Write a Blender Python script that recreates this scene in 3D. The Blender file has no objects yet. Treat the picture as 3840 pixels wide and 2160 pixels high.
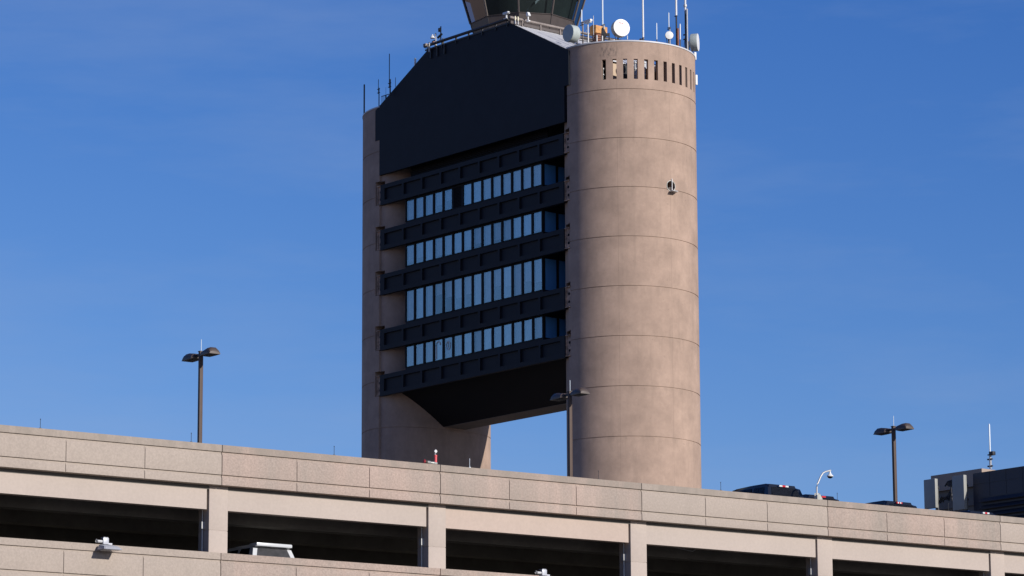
import bpy, bmesh, math, random
from mathutils import Vector, Matrix
random.seed(7)
C = bpy.context.scene.collection
R = math.radians
CAMZ = 1.7
F, PIT, ROL = 12778.11, 0.19393031, 0.00448386
GY, GX0 = 110.0, -9.4674
U = Vector((0.63860951, -0.76953095, 0)); V = Vector((0.76953095, 0.63860951, 0))
T = Vector((-12.62128, 320.0, 0)); W = 27.0928
GD = Vector((0.82510199, 0.56498382, 0)); GN = Vector((0.56498382, -0.82510199, 0)); G = Vector((GX0, GY, 0))
TROT = math.atan2(U.y, U.x); GROT = math.atan2(GD.y, GD.x)
BAY = 8.49629

def at(px, py, Y):
    """world point of a photo position at the depth Y in front of the camera"""
    a, b = px - 1920, py - 1080; c, s = math.cos(ROL), math.sin(ROL)
    x = (a * c - b * s) / F; y = (a * s + b * c) / F
    d = Vector((x, math.cos(PIT) + y * math.sin(PIT), math.sin(PIT) - y * math.cos(PIT)))
    d *= Y / d.y
    return Vector((d.x, d.y, d.z + CAMZ))
def at_garage(px, py, D):
    d = at(px, py, 1.0) - Vector((0, 0, CAMZ))
    t = ((G - GN * D).dot(GN)) / d.dot(GN); p = d * t
    return Vector((p.x, p.y, p.z + CAMZ))

# ---------------------------------------------------------------- materials
def mat(name):
    m = bpy.data.materials.new(name); m.use_nodes = True
    nt = m.node_tree; return m, nt, nt.nodes['Principled BSDF']
def N(nt, t, **kw):
    n = nt.nodes.new(t)
    for k, v in kw.items(): setattr(n, k, v)
    return n
def L(nt, a, b): nt.links.new(a, b)
def coords(nt, scale=(1, 1, 1), rand=True):
    tc = N(nt, 'ShaderNodeTexCoord'); mp = N(nt, 'ShaderNodeMapping'); mp.inputs['Scale'].default_value = scale
    if rand:
        oi = N(nt, 'ShaderNodeObjectInfo'); mu = N(nt, 'ShaderNodeMath', operation='MULTIPLY'); mu.inputs[1].default_value = 137.0
        L(nt, oi.outputs['Random'], mu.inputs[0]); ad = N(nt, 'ShaderNodeVectorMath', operation='ADD')
        L(nt, tc.outputs['Object'], ad.inputs[0]); L(nt, mu.outputs[0], ad.inputs[1]); L(nt, ad.outputs[0], mp.inputs['Vector'])
    else: L(nt, tc.outputs['Object'], mp.inputs['Vector'])
    return mp.outputs['Vector']
def noise(nt, vec, scale, detail=4, rough=.55):
    n = N(nt, 'ShaderNodeTexNoise'); n.inputs['Scale'].default_value = scale; n.inputs['Detail'].default_value = detail
    n.inputs['Roughness'].default_value = rough; L(nt, vec, n.inputs['Vector']); return n.outputs['Fac']
def ramp(nt, fac, a, b, ca=(0, 0, 0, 1), cb=(1, 1, 1, 1)):
    r = N(nt, 'ShaderNodeValToRGB'); r.color_ramp.elements[0].position = a; r.color_ramp.elements[1].position = b
    r.color_ramp.elements[0].color = ca; r.color_ramp.elements[1].color = cb; L(nt, fac, r.inputs['Fac']); return r.outputs['Color']
def mix(nt, fac, a, b, mode='MIX'):
    m = N(nt, 'ShaderNodeMix', data_type='RGBA', blend_type=mode)
    for sock, val in ((m.inputs[0], fac), (m.inputs[6], a), (m.inputs[7], b)):
        if isinstance(val, (int, float)): sock.default_value = val
        elif isinstance(val, tuple): sock.default_value = val
        else: L(nt, val, sock)
    return m.outputs[2]
def c4(c): return (c[0], c[1], c[2], 1)
def sc(c, k): return tuple(x * k for x in c)
def flat(name, col, rough=.5, metal=0.0, vary=.0, vscale=3.0):
    m, nt, p = mat(name); p.inputs['Roughness'].default_value = rough; p.inputs['Metallic'].default_value = metal
    if vary:
        v = coords(nt); f = noise(nt, v, vscale, 5)
        L(nt, ramp(nt, f, .3, .7, c4(sc(col, 1 - vary)), c4(sc(col, 1 + vary))), p.inputs['Base Color'])
    else: p.inputs['Base Color'].default_value = c4(col)
    return m
def dull(m, spec):
    m.node_tree.nodes['Principled BSDF'].inputs['Specular IOR Level'].default_value = spec; return m
def concrete(name, base, mottle=.10, speck=.12, streak=.10, speck_scale=9.0, dark=(.16, .14, .12), patch=None, bump=.25, extra=None):
    m, nt, p = mat(name); p.inputs['Roughness'].default_value = .88
    v = coords(nt); vs = coords(nt, (1.0, 1.0, .10)); big = noise(nt, v, .45, 5, .6)
    col = ramp(nt, big, .3, .72, c4(sc(base, 1 - mottle)), c4(sc(base, 1 + mottle * .6)))
    if patch:
        pf = ramp(nt, noise(nt, vs, .55, 6, .65), .42, .62)
        col = mix(nt, pf, col, c4(patch))
    fine = ramp(nt, noise(nt, v, speck_scale, 6, .7), .38, .66, c4((1 - speck,) * 3), c4((1 + speck * .5,) * 3))
    col = mix(nt, 1.0, col, fine, 'MULTIPLY')
    sf = ramp(nt, noise(nt, vs, 1.6, 5, .6), .52, .78, (0, 0, 0, 1), (streak, streak, streak, 1))
    col = mix(nt, sf, col, c4(dark))
    pit = ramp(nt, noise(nt, v, speck_scale * 1.7, 2, .5), .70, .76, (0, 0, 0, 1), (.35, .35, .35, 1))
    col = mix(nt, pit, col, c4(dark))
    if extra: col = extra(nt, col)
    L(nt, col, p.inputs['Base Color'])
    b = N(nt, 'ShaderNodeBump'); b.inputs['Strength'].default_value = bump; b.inputs['Distance'].default_value = .02
    L(nt, noise(nt, v, speck_scale, 5, .7), b.inputs['Height']); L(nt, b.outputs['Normal'], p.inputs['Normal'])
    return m
M = {}
def math_n(nt, op, a, b=None, clamp=False):
    n = N(nt, 'ShaderNodeMath', operation=op); n.use_clamp = clamp
    for i, v in enumerate((a, b)):
        if v is None: continue
        if isinstance(v, (int, float)): n.inputs[i].default_value = v
        else: L(nt, v, n.inputs[i])
    return n.outputs[0]
def cap_dirt(nt, col):
    tc = N(nt, 'ShaderNodeTexCoord'); sx = N(nt, 'ShaderNodeSeparateXYZ'); L(nt, tc.outputs['Object'], sx.inputs[0])
    cap = math_n(nt, 'MULTIPLY', math_n(nt, 'SUBTRACT', sx.outputs['Z'], 16.435 + CAMZ - .235), 60.0, True)
    v = coords(nt, (1.0, 1.0, .35)); f = ramp(nt, noise(nt, v, 2.2, 6, .65), .40, .66, (.75, .75, .75, 1), (.12, .12, .12, 1))
    return mix(nt, math_n(nt, 'MULTIPLY', cap, f), col, (.235, .20, .165, 1))
def pylon_marks(nt, col):
    tc = N(nt, 'ShaderNodeTexCoord'); sx = N(nt, 'ShaderNodeSeparateXYZ'); L(nt, tc.outputs['Object'], sx.inputs[0])
    ang = math_n(nt, 'ARCTAN2', math_n(nt, 'SUBTRACT', sx.outputs['X'], 27.675), math_n(nt, 'SUBTRACT', 6.77, sx.outputs['Y']))
    tot = None
    for a in (R(43.5), R(87.0)):       # board joints of the formwork
        d = math_n(nt, 'ABSOLUTE', math_n(nt, 'SUBTRACT', ang, a)); m_ = math_n(nt, 'LESS_THAN', d, .0032); tot = m_ if tot is None else math_n(nt, 'ADD', tot, m_)
    br = noise(nt, coords(nt, (1, 1, .5)), .7, 3); tot = math_n(nt, 'MULTIPLY', tot, math_n(nt, 'MULTIPLY', br, .55))
    col = mix(nt, tot, col, (.14, .10, .075, 1))
    # weathering blotches above the first slots
    da = math_n(nt, 'MULTIPLY', math_n(nt, 'ABSOLUTE', math_n(nt, 'SUBTRACT', ang, R(37))), 6.0); dz = math_n(nt, 'MULTIPLY', math_n(nt, 'ABSOLUTE', math_n(nt, 'SUBTRACT', sx.outputs['Z'], 79.9 + CAMZ)), 1.1)
    near = math_n(nt, 'SUBTRACT', 1.0, math_n(nt, 'ADD', math_n(nt, 'MULTIPLY', da, da), math_n(nt, 'MULTIPLY', dz, dz)), True)
    sp = ramp(nt, noise(nt, coords(nt, (1, 1, .5), False), 4.5, 6, .75), .46, .60); col = mix(nt, math_n(nt, 'MULTIPLY', math_n(nt, 'MULTIPLY', near, sp), .75), col, (.08, .07, .062, 1))
    # drips below every pour joint
    fr = math_n(nt, 'FRACT', math_n(nt, 'DIVIDE', math_n(nt, 'SUBTRACT', 76.38 + CAMZ + 4.4985 * 20, sx.outputs['Z']), 4.4985)); fade = math_n(nt, 'SUBTRACT', 1.0, math_n(nt, 'MULTIPLY', fr, 3.2), True)
    dr = ramp(nt, noise(nt, coords(nt, (1, 1, .12)), 1.5, 5, .65), .50, .72, (0, 0, 0, 1), (.40, .40, .40, 1)); col = mix(nt, math_n(nt, 'MULTIPLY', fade, dr), col, (.17, .125, .095, 1))
    return col
M['tower'] = concrete('tower_concrete', (.365, .258, .196), .20, .06, .25, 2.6, (.16, .12, .09), extra=pylon_marks)
M['panel_grey'] = concrete('panel_grey', (.355, .295, .245), .07, .12, .14, 14, extra=cap_dirt)
M['panel_pink'] = concrete('panel_pink', (.385, .292, .240), .09, .20, .16, 16, patch=(.315, .255, .212), extra=cap_dirt)
M['panel_mottled'] = concrete('panel_mottled', (.380, .290, .238), .12, .18, .40, 15, (.24, .205, .17), patch=(.285, .238, .198), extra=cap_dirt)
M['beam'] = concrete('beam_concrete', (.420, .352, .302), .05, .05, .08, 10, (.32, .27, .23), bump=.1)
M['beam_pink'] = concrete('beam_concrete_pink', (.445, .352, .292), .05, .05, .07, 10, (.34, .27, .23), bump=.1)
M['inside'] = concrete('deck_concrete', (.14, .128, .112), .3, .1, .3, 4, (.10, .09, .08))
M['navy'] = flat('navy_cladding', (.0075, .0095, .0150), .6, 0, .15, .7)
dull(M['navy'], .22)
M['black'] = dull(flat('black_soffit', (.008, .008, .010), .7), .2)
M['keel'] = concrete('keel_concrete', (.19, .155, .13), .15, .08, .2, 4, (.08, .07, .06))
M['frame'] = dull(flat('window_frame', (.006, .007, .010), .7), .2)
M['cab_metal'] = flat('cab_bronze_metal', (.075, .060, .055), .5, .2, .1, 2)
M['white'] = flat('white_paint', (.66, .66, .64), .45, 0, .04, 3)
M['roofwhite'] = flat('white_roof_metal', (.52, .52, .53), .5, 0, .05, .8)
M['radome'] = flat('grey_radome', (.36, .40, .38), .5, 0, .08, 2)
M['offwhite'] = flat('offwhite_panel', (.50, .50, .44), .5, 0, .06, 2)
M['rail'] = flat('rail_pipe_grey', (.22, .185, .165), .6, .1, .2, 3)
M['galv'] = flat('galvanised_steel', (.42, .42, .42), .45, .3, .1, 5)
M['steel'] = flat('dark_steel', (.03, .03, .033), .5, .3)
M['orange'] = flat('rusty_orange', (.55, .27, .09), .75, 0, .35, 4)
M['rust'] = flat('rust_brown', (.20, .075, .04), .8, 0, .4, 5)
M['bracket'] = flat('rusty_bracket', (.36, .24, .17), .75, 0, .6, 3)
M['lamp'] = dull(flat('lamp_bronze', (.080, .053, .040), .6, 0, .08, 4), .25)
M['lampdark'] = flat('lamp_head_bronze', (.065, .047, .037), .5, 0, .08, 4)
M['red'] = flat('red_paint', (.60, .07, .075), .45, 0, .12, 8)
M['brass'] = flat('valve_metal', (.42, .42, .38), .4, .5, .2, 12)
M['carblack'] = flat('black_car_paint', (.008, .010, .016), .22)
M['carwhite'] = flat('white_car_paint', (.50, .51, .52), .25)
M['carglass'] = flat('car_glass', (.02, .021, .023), .08)
M['carglass_pale'] = flat('dusty_car_glass', (.075, .075, .08), .35, 0, .25, 6)
M['taillight'] = flat('tail_light_red', (.5, .02, .03), .2)
M['clearlens'] = flat('clear_lens', (.6, .6, .6), .15)
M['tyre'] = flat('tyre_rubber', (.02, .02, .02), .8)
M['beige'] = concrete('beige_wall', (.34, .265, .21), .06, .05, .1, 6)
M['greywall'] = concrete('grey_wall', (.17, .15, .13), .10, .08, .2, 5)
M['louver'] = flat('navy_louver', (.012, .012, .017), .5)
M['navypanel'] = flat('navy_metal_panel', (.016, .017, .030), .5, 0, .06, .6)
M['shroud'] = flat('antenna_shroud', (.27, .27, .245), .55, 0, .06, 2)
M['lampgrey'] = flat('flood_light_grey', (.40, .41, .44), .4, .1, .06, 8)
M['rod'] = flat('pale_rod', (.62, .68, .72), .4)
M['asphalt'] = flat('ground_asphalt', (.10, .095, .085), .9, 0, .2, .05)
M['yellow'] = flat('pale_yellow', (.65, .60, .42), .5)
M['dome'] = flat('dark_dome', (.012, .012, .014), .1)
M['blind'] = flat('blind_fabric', (.66, .64, .70), .8, 0, .12, 2)
M['bluesign'] = flat('blue_grey_panel', (.15, .17, .30), .5)
def office_glass(name, tint, refl):
    m = bpy.data.materials.new(name); m.use_nodes = True; nt = m.node_tree; nt.nodes.clear()
    o = N(nt, 'ShaderNodeOutputMaterial'); ms = N(nt, 'ShaderNodeMixShader'); gl = N(nt, 'ShaderNodeBsdfGlossy'); gl.inputs['Roughness'].default_value = .03
    gl.inputs['Color'].default_value = (.90, .95, .90, 1)
    tr = N(nt, 'ShaderNodeBsdfTransparent'); tr.inputs['Color'].default_value = c4(tint)
    oi = N(nt, 'ShaderNodeObjectInfo'); mr = N(nt, 'ShaderNodeMapRange'); mr.inputs[3].default_value = refl * .70; mr.inputs[4].default_value = refl * 1.25
    L(nt, oi.outputs['Random'], mr.inputs[0]); L(nt, mr.outputs[0], ms.inputs[0])
    nb = N(nt, 'ShaderNodeBump'); nb.inputs['Strength'].default_value = .015; nb.inputs['Distance'].default_value = .05
    L(nt, noise(nt, coords(nt), .8, 2), nb.inputs['Height']); L(nt, nb.outputs['Normal'], gl.inputs['Normal'])
    L(nt, tr.outputs[0], ms.inputs[1]); L(nt, gl.outputs[0], ms.inputs[2]); L(nt, ms.outputs[0], o.inputs[0]); return m
M['glass'] = office_glass('office_glass', (.80, .84, .86), .25)
M['sideglass'] = flat('blue_side_glass', (.07, .24, .50), .08)
M['cabglass'] = office_glass('cab_glass', (.42, .50, .52), .06)

# ---------------------------------------------------------------- mesh helpers
class MB:
    def __init__(s): s.bm = bmesh.new()
    def box(s, x0, x1, y0, y1, z0, z1, bev=0.0):
        vs = [s.bm.verts.new((x, y, z)) for z in (z0, z1) for y in (y0, y1) for x in (x0, x1)]
        fs = [s.bm.faces.new([vs[i] for i in f]) for f in ((0, 2, 3, 1), (4, 5, 7, 6), (0, 1, 5, 4), (2, 6, 7, 3), (0, 4, 6, 2), (1, 3, 7, 5))]
        if bev:
            ed = list({e for f in fs for e in f.edges}); bmesh.ops.bevel(s.bm, geom=ed, offset=bev, segments=2, affect='EDGES', profile=.6)
        return s
    def tube(s, pts, r, n=12, caps=True):
        pts = [Vector(p) for p in pts]; rs = r if isinstance(r, (list, tuple)) else [r] * len(pts); rings = []
        for i, p in enumerate(pts):
            d = (pts[min(i + 1, len(pts) - 1)] - pts[max(i - 1, 0)])
            d = d.normalized() if d.length > 1e-9 else Vector((0, 0, 1))
            a = d.cross(Vector((0, 0, 1)) if abs(d.z) < .95 else Vector((1, 0, 0))).normalized(); b = d.cross(a)
            rings.append([s.bm.verts.new(p + (a * math.cos(2 * math.pi * k / n) + b * math.sin(2 * math.pi * k / n)) * rs[i]) for k in range(n)])
        for A, B in zip(rings, rings[1:]):
            for k in range(n):
                f = s.bm.faces.new((A[k], A[(k + 1) % n], B[(k + 1) % n], B[k])); f.smooth = n > 8
        if caps: s.bm.faces.new(rings[0][::-1]); s.bm.faces.new(rings[-1])
        return s
    def lathe(s, prof, n=24, center=(0, 0, 0), axis='z'):
        """prof: (r, h) list; revolved round the axis"""
        rings = []; c = Vector(center)
        for r, h in prof:
            ring = []
            for k in range(n):
                a = 2 * math.pi * k / n; x, y = r * math.cos(a), r * math.sin(a)
                v = (x, y, h) if axis == 'z' else ((x, h, y) if axis == 'y' else (h, x, y))
                ring.append(s.bm.verts.new(c + Vector(v)))
            rings.append(ring)
        for A, B in zip(rings, rings[1:]):
            for k in range(n):
                f = s.bm.faces.new((A[k], A[(k + 1) % n], B[(k + 1) % n], B[k])); f.smooth = True
        s.bm.faces.new(rings[0][::-1]); s.bm.faces.new(rings[-1]); return s
    def prism(s, poly, lo, hi, axis='y'):
        """poly in the two other axes, extruded along axis"""
        def mk(p, h):
            return {'y': (p[0], h, p[1]), 'z': (p[0], p[1], h), 'x': (h, p[0], p[1])}[axis]
        A = [s.bm.verts.new(mk(p, lo)) for p in poly]; B = [s.bm.verts.new(mk(p, hi)) for p in poly]; n = len(poly)
        s.bm.faces.new(A[::-1]); s.bm.faces.new(B)
        for k in range(n): s.bm.faces.new((A[k], A[(k + 1) % n], B[(k + 1) % n], B[k]))
        return s
    def build(s, name, m, parent=None, smooth_angle=None):
        bmesh.ops.recalc_face_normals(s.bm, faces=s.bm.faces)
        me = bpy.data.meshes.new(name); s.bm.to_mesh(me); s.bm.free(); me.materials.append(m if not isinstance(m, str) else M[m])
        me.set_sharp_from_angle(angle=R(34))
        o = bpy.data.objects.new(name, me); C.objects.link(o)
        if parent: o.parent = parent
        return o
def tag(o, label=None, cat=None, group=None, kind=None):
    for k, v in (('label', label), ('category', cat), ('group', group), ('kind', kind)):
        if v: o[k] = v
    return o
def thing(name, label, cat, loc=(0, 0, 0), rotz=0, group=None):
    o = bpy.data.objects.new(name, None); C.objects.link(o); o.location = loc; o.rotation_euler = (0, 0, rotz); o.empty_display_size = .2
    return tag(o, label, cat, group)
def dup(root, loc, label):
    r = root.copy(); C.objects.link(r); r.location = loc; r['label'] = label
    for ch in list(root.children):
        c = ch.copy(); C.objects.link(c); c.parent = r
        for g in ch.children:
            d = g.copy(); C.objects.link(d); d.parent = c
    return r
def bake(o):
    """apply the modifiers of a freshly built mesh"""
    bpy.context.view_layer.update()
    dg = bpy.context.evaluated_depsgraph_get(); me = bpy.data.meshes.new_from_object(o.evaluated_get(dg)); old = o.data
    o.modifiers.clear(); o.data = me; bpy.data.meshes.remove(old)
def cut(o, cutter):
    md = o.modifiers.new('cut', 'BOOLEAN'); md.operation = 'DIFFERENCE'; md.solver = 'EXACT'; md.object = cutter
    bake(o); me = cutter.data; bpy.data.objects.remove(cutter); bpy.data.meshes.remove(me)

# ---------------------------------------------------------------- ground
g = MB(); g.box(-1500, 1500, -600, 2600, -.4, 0); tag(g.build('ground', 'asphalt'), 'flat paved airport ground around the garage and tower', 'ground', kind='structure')

# ---------------------------------------------------------------- control tower (x = along the office front, y = into the tower)
def Z(rel): return rel + CAMZ
tower = thing('control_tower', 'concrete airport control tower of two round pylons carrying a dark office block and glass cab', 'control tower', T, TROT)
RIM = Z(80.76)
JOINTS = [Z(76.38 - 4.4985 * k) for k in range(18)]
VC = 6.77
def pylon_profile(uc, Rr, sgn, uk, h, inset=0.0, n=200):
    r = Rr - inset; pts = []
    a0 = math.asin((uk - uc) * sgn / Rr)
    for i in range(n + 1):
        a = a0 + (math.pi - 2 * a0) * i / n     # from the near crease round the outside to the far crease
        pts.append((uc + sgn * r * math.sin(a), VC - r * math.cos(a)))
    b = r * math.cos(a0) - .22
    for i in range(0, n // 2 + 1):
        q = math.pi * i / (n // 2)
        pts.append((uk - sgn * (h - inset) * math.sin(q), VC + b * math.cos(q)))
    return pts if sgn > 0 else pts[::-1]
def make_pylon(uc, Rr, sgn, uk, h):
    bm = bmesh.new(); zs = [(0.0, 0.0)]
    for z in sorted(JOINTS):
        if z > 1: zs += [(z - .035, 0), (z - .0345, .05), (z + .0345, .05), (z + .035, 0)]
    zs += [(RIM, 0)]
    rings = []
    for z, ins in zs: rings.append([bm.verts.new((p[0], p[1], z)) for p in pylon_profile(uc, Rr, sgn, uk, h, ins)])
    n = len(rings[0])
    for A, B in zip(rings, rings[1:]):
        for k in range(n): bm.faces.new((A[k], A[(k + 1) % n], B[(k + 1) % n], B[k]))
    bm.faces.new(rings[0][::-1]); bm.faces.new(rings[-1])
    bmesh.ops.recalc_face_normals(bm, faces=bm.faces)
    me = bpy.data.meshes.new('pylon'); bm.to_mesh(me); bm.free(); me.materials.append(M['tower'])
    o = bpy.data.objects.new('pylon', me); C.objects.link(o); return o
UCR, RR, UKR = 27.675, 6.63, 27.50
UCL, RL, UKL = -.62, 6.74, -.20
pr = make_pylon(UCR, RR, 1, UKR, 3.2); pl = make_pylon(UCL, RL, -1, UKL, 3.2)
BANDS = [(71.01, 72.98), (66.59, 68.56), (62.19, 64.19), (56.82, 58.83), (52.40, 54.43)]
k = MB()
for a, b in BANDS: k.box(W - .35, UKR + .27, -.5, 1.1, Z(a + .05), Z(b + .42))
cut(pr, k.build('cutter', 'tower'))
k = MB()
for a, b in BANDS: k.box(UKL - .62, .3, -.5, 1.1, Z(a + .05), Z(b + .42))
cut(pl, k.build('cutter', 'tower'))
# ventilation slots round the head of the near pylon, opening into a hollow plant floor
k = MB(); k.lathe([(6.20, Z(76.95)), (6.20, Z(80.2))], 64, (UCR, VC, 0)); cut(pr, k.build('cutter', 'tower'))
k = MB(); k.lathe([(3.7, Z(80.0)), (3.7, Z(82.0))], 40, (UCR + .2, VC, 0)); cut(pr, k.build('cutter', 'tower'))
k = MB()
SZ0, SZ1 = Z(77.30), Z(79.16)
for i in range(14):
    ang = R(33.55 + 8.33 * i); hw = .185
    d = Vector((math.sin(ang), -math.cos(ang), 0)); t = Vector((d.y, -d.x, 0)); c = Vector((UCR, VC, 0)); P = []
    for rr in (5.6, 7.2): P += [c + d * rr - t * hw, c + d * rr + t * hw]
    k.prism([(P[0].x, P[0].y), (P[1].x, P[1].y), (P[3].x, P[3].y), (P[2].x, P[2].y)], SZ0, SZ1, 'z')
cut(pr, k.build('cutter', 'tower'))
# round port with a shelf in the pylon wall
PA = R(87.7); PD = Vector((math.sin(PA), -math.cos(PA), 0)); PT = Vector((-PD.y, PD.x, 0)); PC = Vector((UCR, VC, 0)) + PD * RR
k = MB(); k.tube([PC - PD * 1.0 + Vector((0, 0, Z(67.72))), PC + PD * .6 + Vector((0, 0, Z(67.72)))], .45, 28); cut(pr, k.build('cutter', 'tower'))
for o in (pr, pl):
    o.parent = tower
    for f in o.data.polygons: f.use_smooth = False
tag(pr, 'near pylon with a row of vertical slots at its head'); tag(pl, 'far pylon in the shade')
pv = MB(); pv.tube([PC - PD * .99 + Vector((0, 0, Z(67.72))), PC - PD * .93 + Vector((0, 0, Z(67.72)))], .448, 24); port = pv.build('wall_port', 'black', tower)
sv = MB(); sv.tube([PC + PD * .012 + PT * (.49 * math.cos(R(a))) + Vector((0, 0, Z(67.72) + .49 * math.sin(R(a)))) - PD * (.49 * math.cos(R(a))) ** 2 / (2 * RR) for a in range(0, 361, 12)], .035, 6); sv.build('port_collar', 'offwhite', port)
sv = MB(); sv.box(-.3, .3, -.02, .0, -.3, .3) if False else sv.tube([PC - PD * .3 + Vector((0, 0, Z(67.35))), PC - PD * .05 + Vector((0, 0, Z(67.35)))], .30, 16); sv.build('port_drum', 'lampdark', port)
sv = MB(); q = PC + Vector((0, 0, Z(67.16)))
sv.prism([((q + PT * a + PD * b).x, (q + PT * a + PD * b).y) for a, b in ((-.28, -.2), (.62, -.25), (.30, .62), (-.28, .62))], Z(67.14), Z(67.20), 'z'); sv.build('shelf', 'galv', port)
sv = MB(); p0 = PC + PD * .10 + PT * .04; sv.tube([p0 + Vector((0, 0, Z(67.2))), p0 + Vector((0, 0, Z(68.38)))], .035, 8); sv.build('rod', 'white', port)
# coping
def coping(uc, Rr, sgn, uk):
    bm = bmesh.new(); A = pylon_profile(uc, Rr + .05, sgn, uk, 3.25); B = pylon_profile(uc, Rr - .35, sgn, uk, 2.85); n = len(A); rows = []
    for P, z in ((A, RIM + .002), (A, RIM + .13), (B, RIM + .13), (B, RIM + .002)): rows.append([bm.verts.new((p[0], p[1], z)) for p in P])
    for q in range(4):
        X, Y = rows[q], rows[(q + 1) % 4]
        for i in range(n): bm.faces.new((X[i], X[(i + 1) % n], Y[(i + 1) % n], Y[i]))
    b = MB(); b.bm.free(); b.bm = bm; return b.build('coping', flat('coping_metal', (.50, .50, .51), .5), tower)
coping(UCR, RR, 1, UKR); coping(UCL, RL, -1, UKL)
# plant seen through the slots
tanp = flat('tan_panel', (.48, .36, .25), .7)
e = MB(); e.box(26.95, 27.65, 5.55, 6.20, Z(76.96), Z(81.0)); e.build('equipment_locker', tanp, tower)
for x, y, r_, zt in ((26.75, 5.05, .13, 80.9), (26.45, 5.35, .07, 80.9), (28.35, 7.15, .10, 80.9), (28.70, 7.45, .16, 80.6), (29.3, 8.0, .08, 80.4)):
    e = MB(); e.tube([(x, y, Z(76.96)), (x, y, Z(zt))], r_, 10)
    for q in range(6): e.tube([(x, y, Z(77.6 + .55 * q)), (x, y, Z(77.72 + .55 * q))], r_ + .06, 10)
    e.build('pipework', 'white', tower)
e = MB(); e.box(27.6, 28.15, 6.25, 6.9, Z(76.96), Z(80.2)); e.build('equipment_locker', 'steel', tower)
# office block between the pylons
OL, OR, OV0, OV1 = 3.42, 23.66, .42, 12.5
ob = MB(); ROWS = [(68.86, 70.90), (64.49, 66.50), (59.13, 62.14), (54.74, 56.77)]
zz = [52.7] + [z for r in ROWS[::-1] for z in r] + [72.9]
for i in range(0, len(zz), 2): ob.box(OL, OR, OV0, OV1, Z(zz[i]), Z(zz[i + 1]))
for a, b in ROWS: ob.box(OL + 1.6, OR - 3.4, OV0 + 2.9, OV1 - .3, Z(a) - .002, Z(b) + .002)   # core behind the glazed rim
ob.build('office_walls', 'navy', tower)
# keel: sloping soffits to a narrow flat bottom
kb = MB(); ZK = Z(49.60); ZT = Z(52.72)
kb.prism([(1.3, ZT), (5.4, ZK + .02), (5.4, ZT)], .3, W - .3, 'x'); kb.prism([(8.1, ZT), (8.1, ZK + .02), (11.9, ZT)], .3, W - .3, 'x')
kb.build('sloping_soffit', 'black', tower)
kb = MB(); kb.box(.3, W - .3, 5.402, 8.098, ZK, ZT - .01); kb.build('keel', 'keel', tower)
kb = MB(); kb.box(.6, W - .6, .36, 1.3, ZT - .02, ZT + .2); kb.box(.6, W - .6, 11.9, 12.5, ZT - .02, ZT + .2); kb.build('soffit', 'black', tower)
# spandrel bands with nine recessed panels
def band(z0, z1, v0, v1, face):
    b = MB(); sg = 1 if face < 0 else -1; fr = v0 if face < 0 else v1
    b.box(0, W, min(fr + sg * .20, fr + sg * .34), max(fr + sg * .20, fr + sg * .34), z0, z1)
    lo, hi = min(fr, fr + sg * .2), max(fr, fr + sg * .2)
    b.box(0, W, lo, hi, z1 - .42, z1); b.box(0, W, lo, hi, z0, z0 + .42)
    edges = [0] + [.62 + (W - 1.24) * i / 9 for i in range(1, 9)] + [W]
    for i, x in enumerate(edges):
        w0, w1 = (0, .62) if i == 0 else ((W - .62, W) if i == 9 else (x - .13, x + .13))
        b.box(w0, w1, lo, hi, z0 + .42, z1 - .42)
    return b.build('spandrel_band', 'navy', tower)
for a, b in BANDS: band(Z(a), Z(b), 0, .34, -1)
for a, b in BANDS: band(Z(a), Z(b), 12.58, 12.92, 1)
# rusty connection brackets in the pylon pockets
for a, b in BANDS:
    for x0, x1 in ((-.60, -.03), (W + .03, UKR + .22)):
        br = MB(); br.box(x0, x1, .20, .26, Z(a) + .1, Z(b)); br.box(x0, x1, .04, .20, Z(b) - .07, Z(b)); br.box(x0, x1, .04, .20, Z(a) + .1, Z(a) + .17); br.box(x0, x0 + .07, .10, .20, Z(a) + .17, Z(b) - .07)
        bo = br.build('bracket', 'bracket', tower)
        for zf in (.62, 1.35):
            hb = MB(); hb.lathe([(.13, 0), (.13, .012)], 14, (.5 * (x0 + x1) + .10, .188, Z(a) + zf), 'y'); hb.build('bolt_hole', 'black', bo)
# windows: 14 bays per floor, and two on the side wall at each floor's near end
def window(x0, x1, z0, z1, side=False, glass='glass', louver=False):
    f = MB(); t = .13
    def bx(a0, a1, b0, b1, c0, c1):
        f.box(a0, a1, b0, b1, c0, c1) if not side else f.box(b0, b1, a0, a1, c0, c1)
    y0, y1 = (OV0 - .045, OV0 + .10) if not side else (OR - .10, OR + .045)
    bx(x0, x0 + t, y0, y1, z0, z1); bx(x1 - t, x1, y0, y1, z0, z1); bx(x0 + t, x1 - t, y0, y1, z0, z0 + .05); bx(x0 + t, x1 - t, y0, y1, z1 - .05, z1)
    if louver:
        n = 15
        for i in range(n):
            zc = z0 + .08 + (z1 - z0 - .16) * i / (n - 1); bx(x0 + t, x1 - t, y0 + .01, y1 - .01, zc - .03, zc + .02)
        bx(x0 + t, x1 - t, y1 - .009, y1 + .02, z0 + .05, z1 - .05)
        return tag(f.build('vent_louver', 'frame', tower), 'dark louver taking the place of one window')
    w = f.build('window', 'frame', tower)
    gl = MB(); gy = OV0 + .02 if not side else OR - .02
    gl.box(x0 + t, x1 - t, gy, gy + .012, z0 + .05, z1 - .05) if not side else gl.box(gy - .012, gy, x0 + t, x1 - t, z0 + .05, z1 - .05)
    gl.build('pane', glass, w)
    return w
NW = 14; PW = (OR - OL) / NW
DROP = {2: [1, 1, 1, .35, .5, .6, .55, 1, 1, .52, .6, 1, .6, .7], 3: [1] * 14, 0: [1, 1, 1, .6, .5, 1, 1, 1, 1, 1, 1, 1, 1, 1], 1: [.8, .7, .9, .85, .9, .95, .8, .75, .9, .8, .9, .9, .9, .85]}
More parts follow.
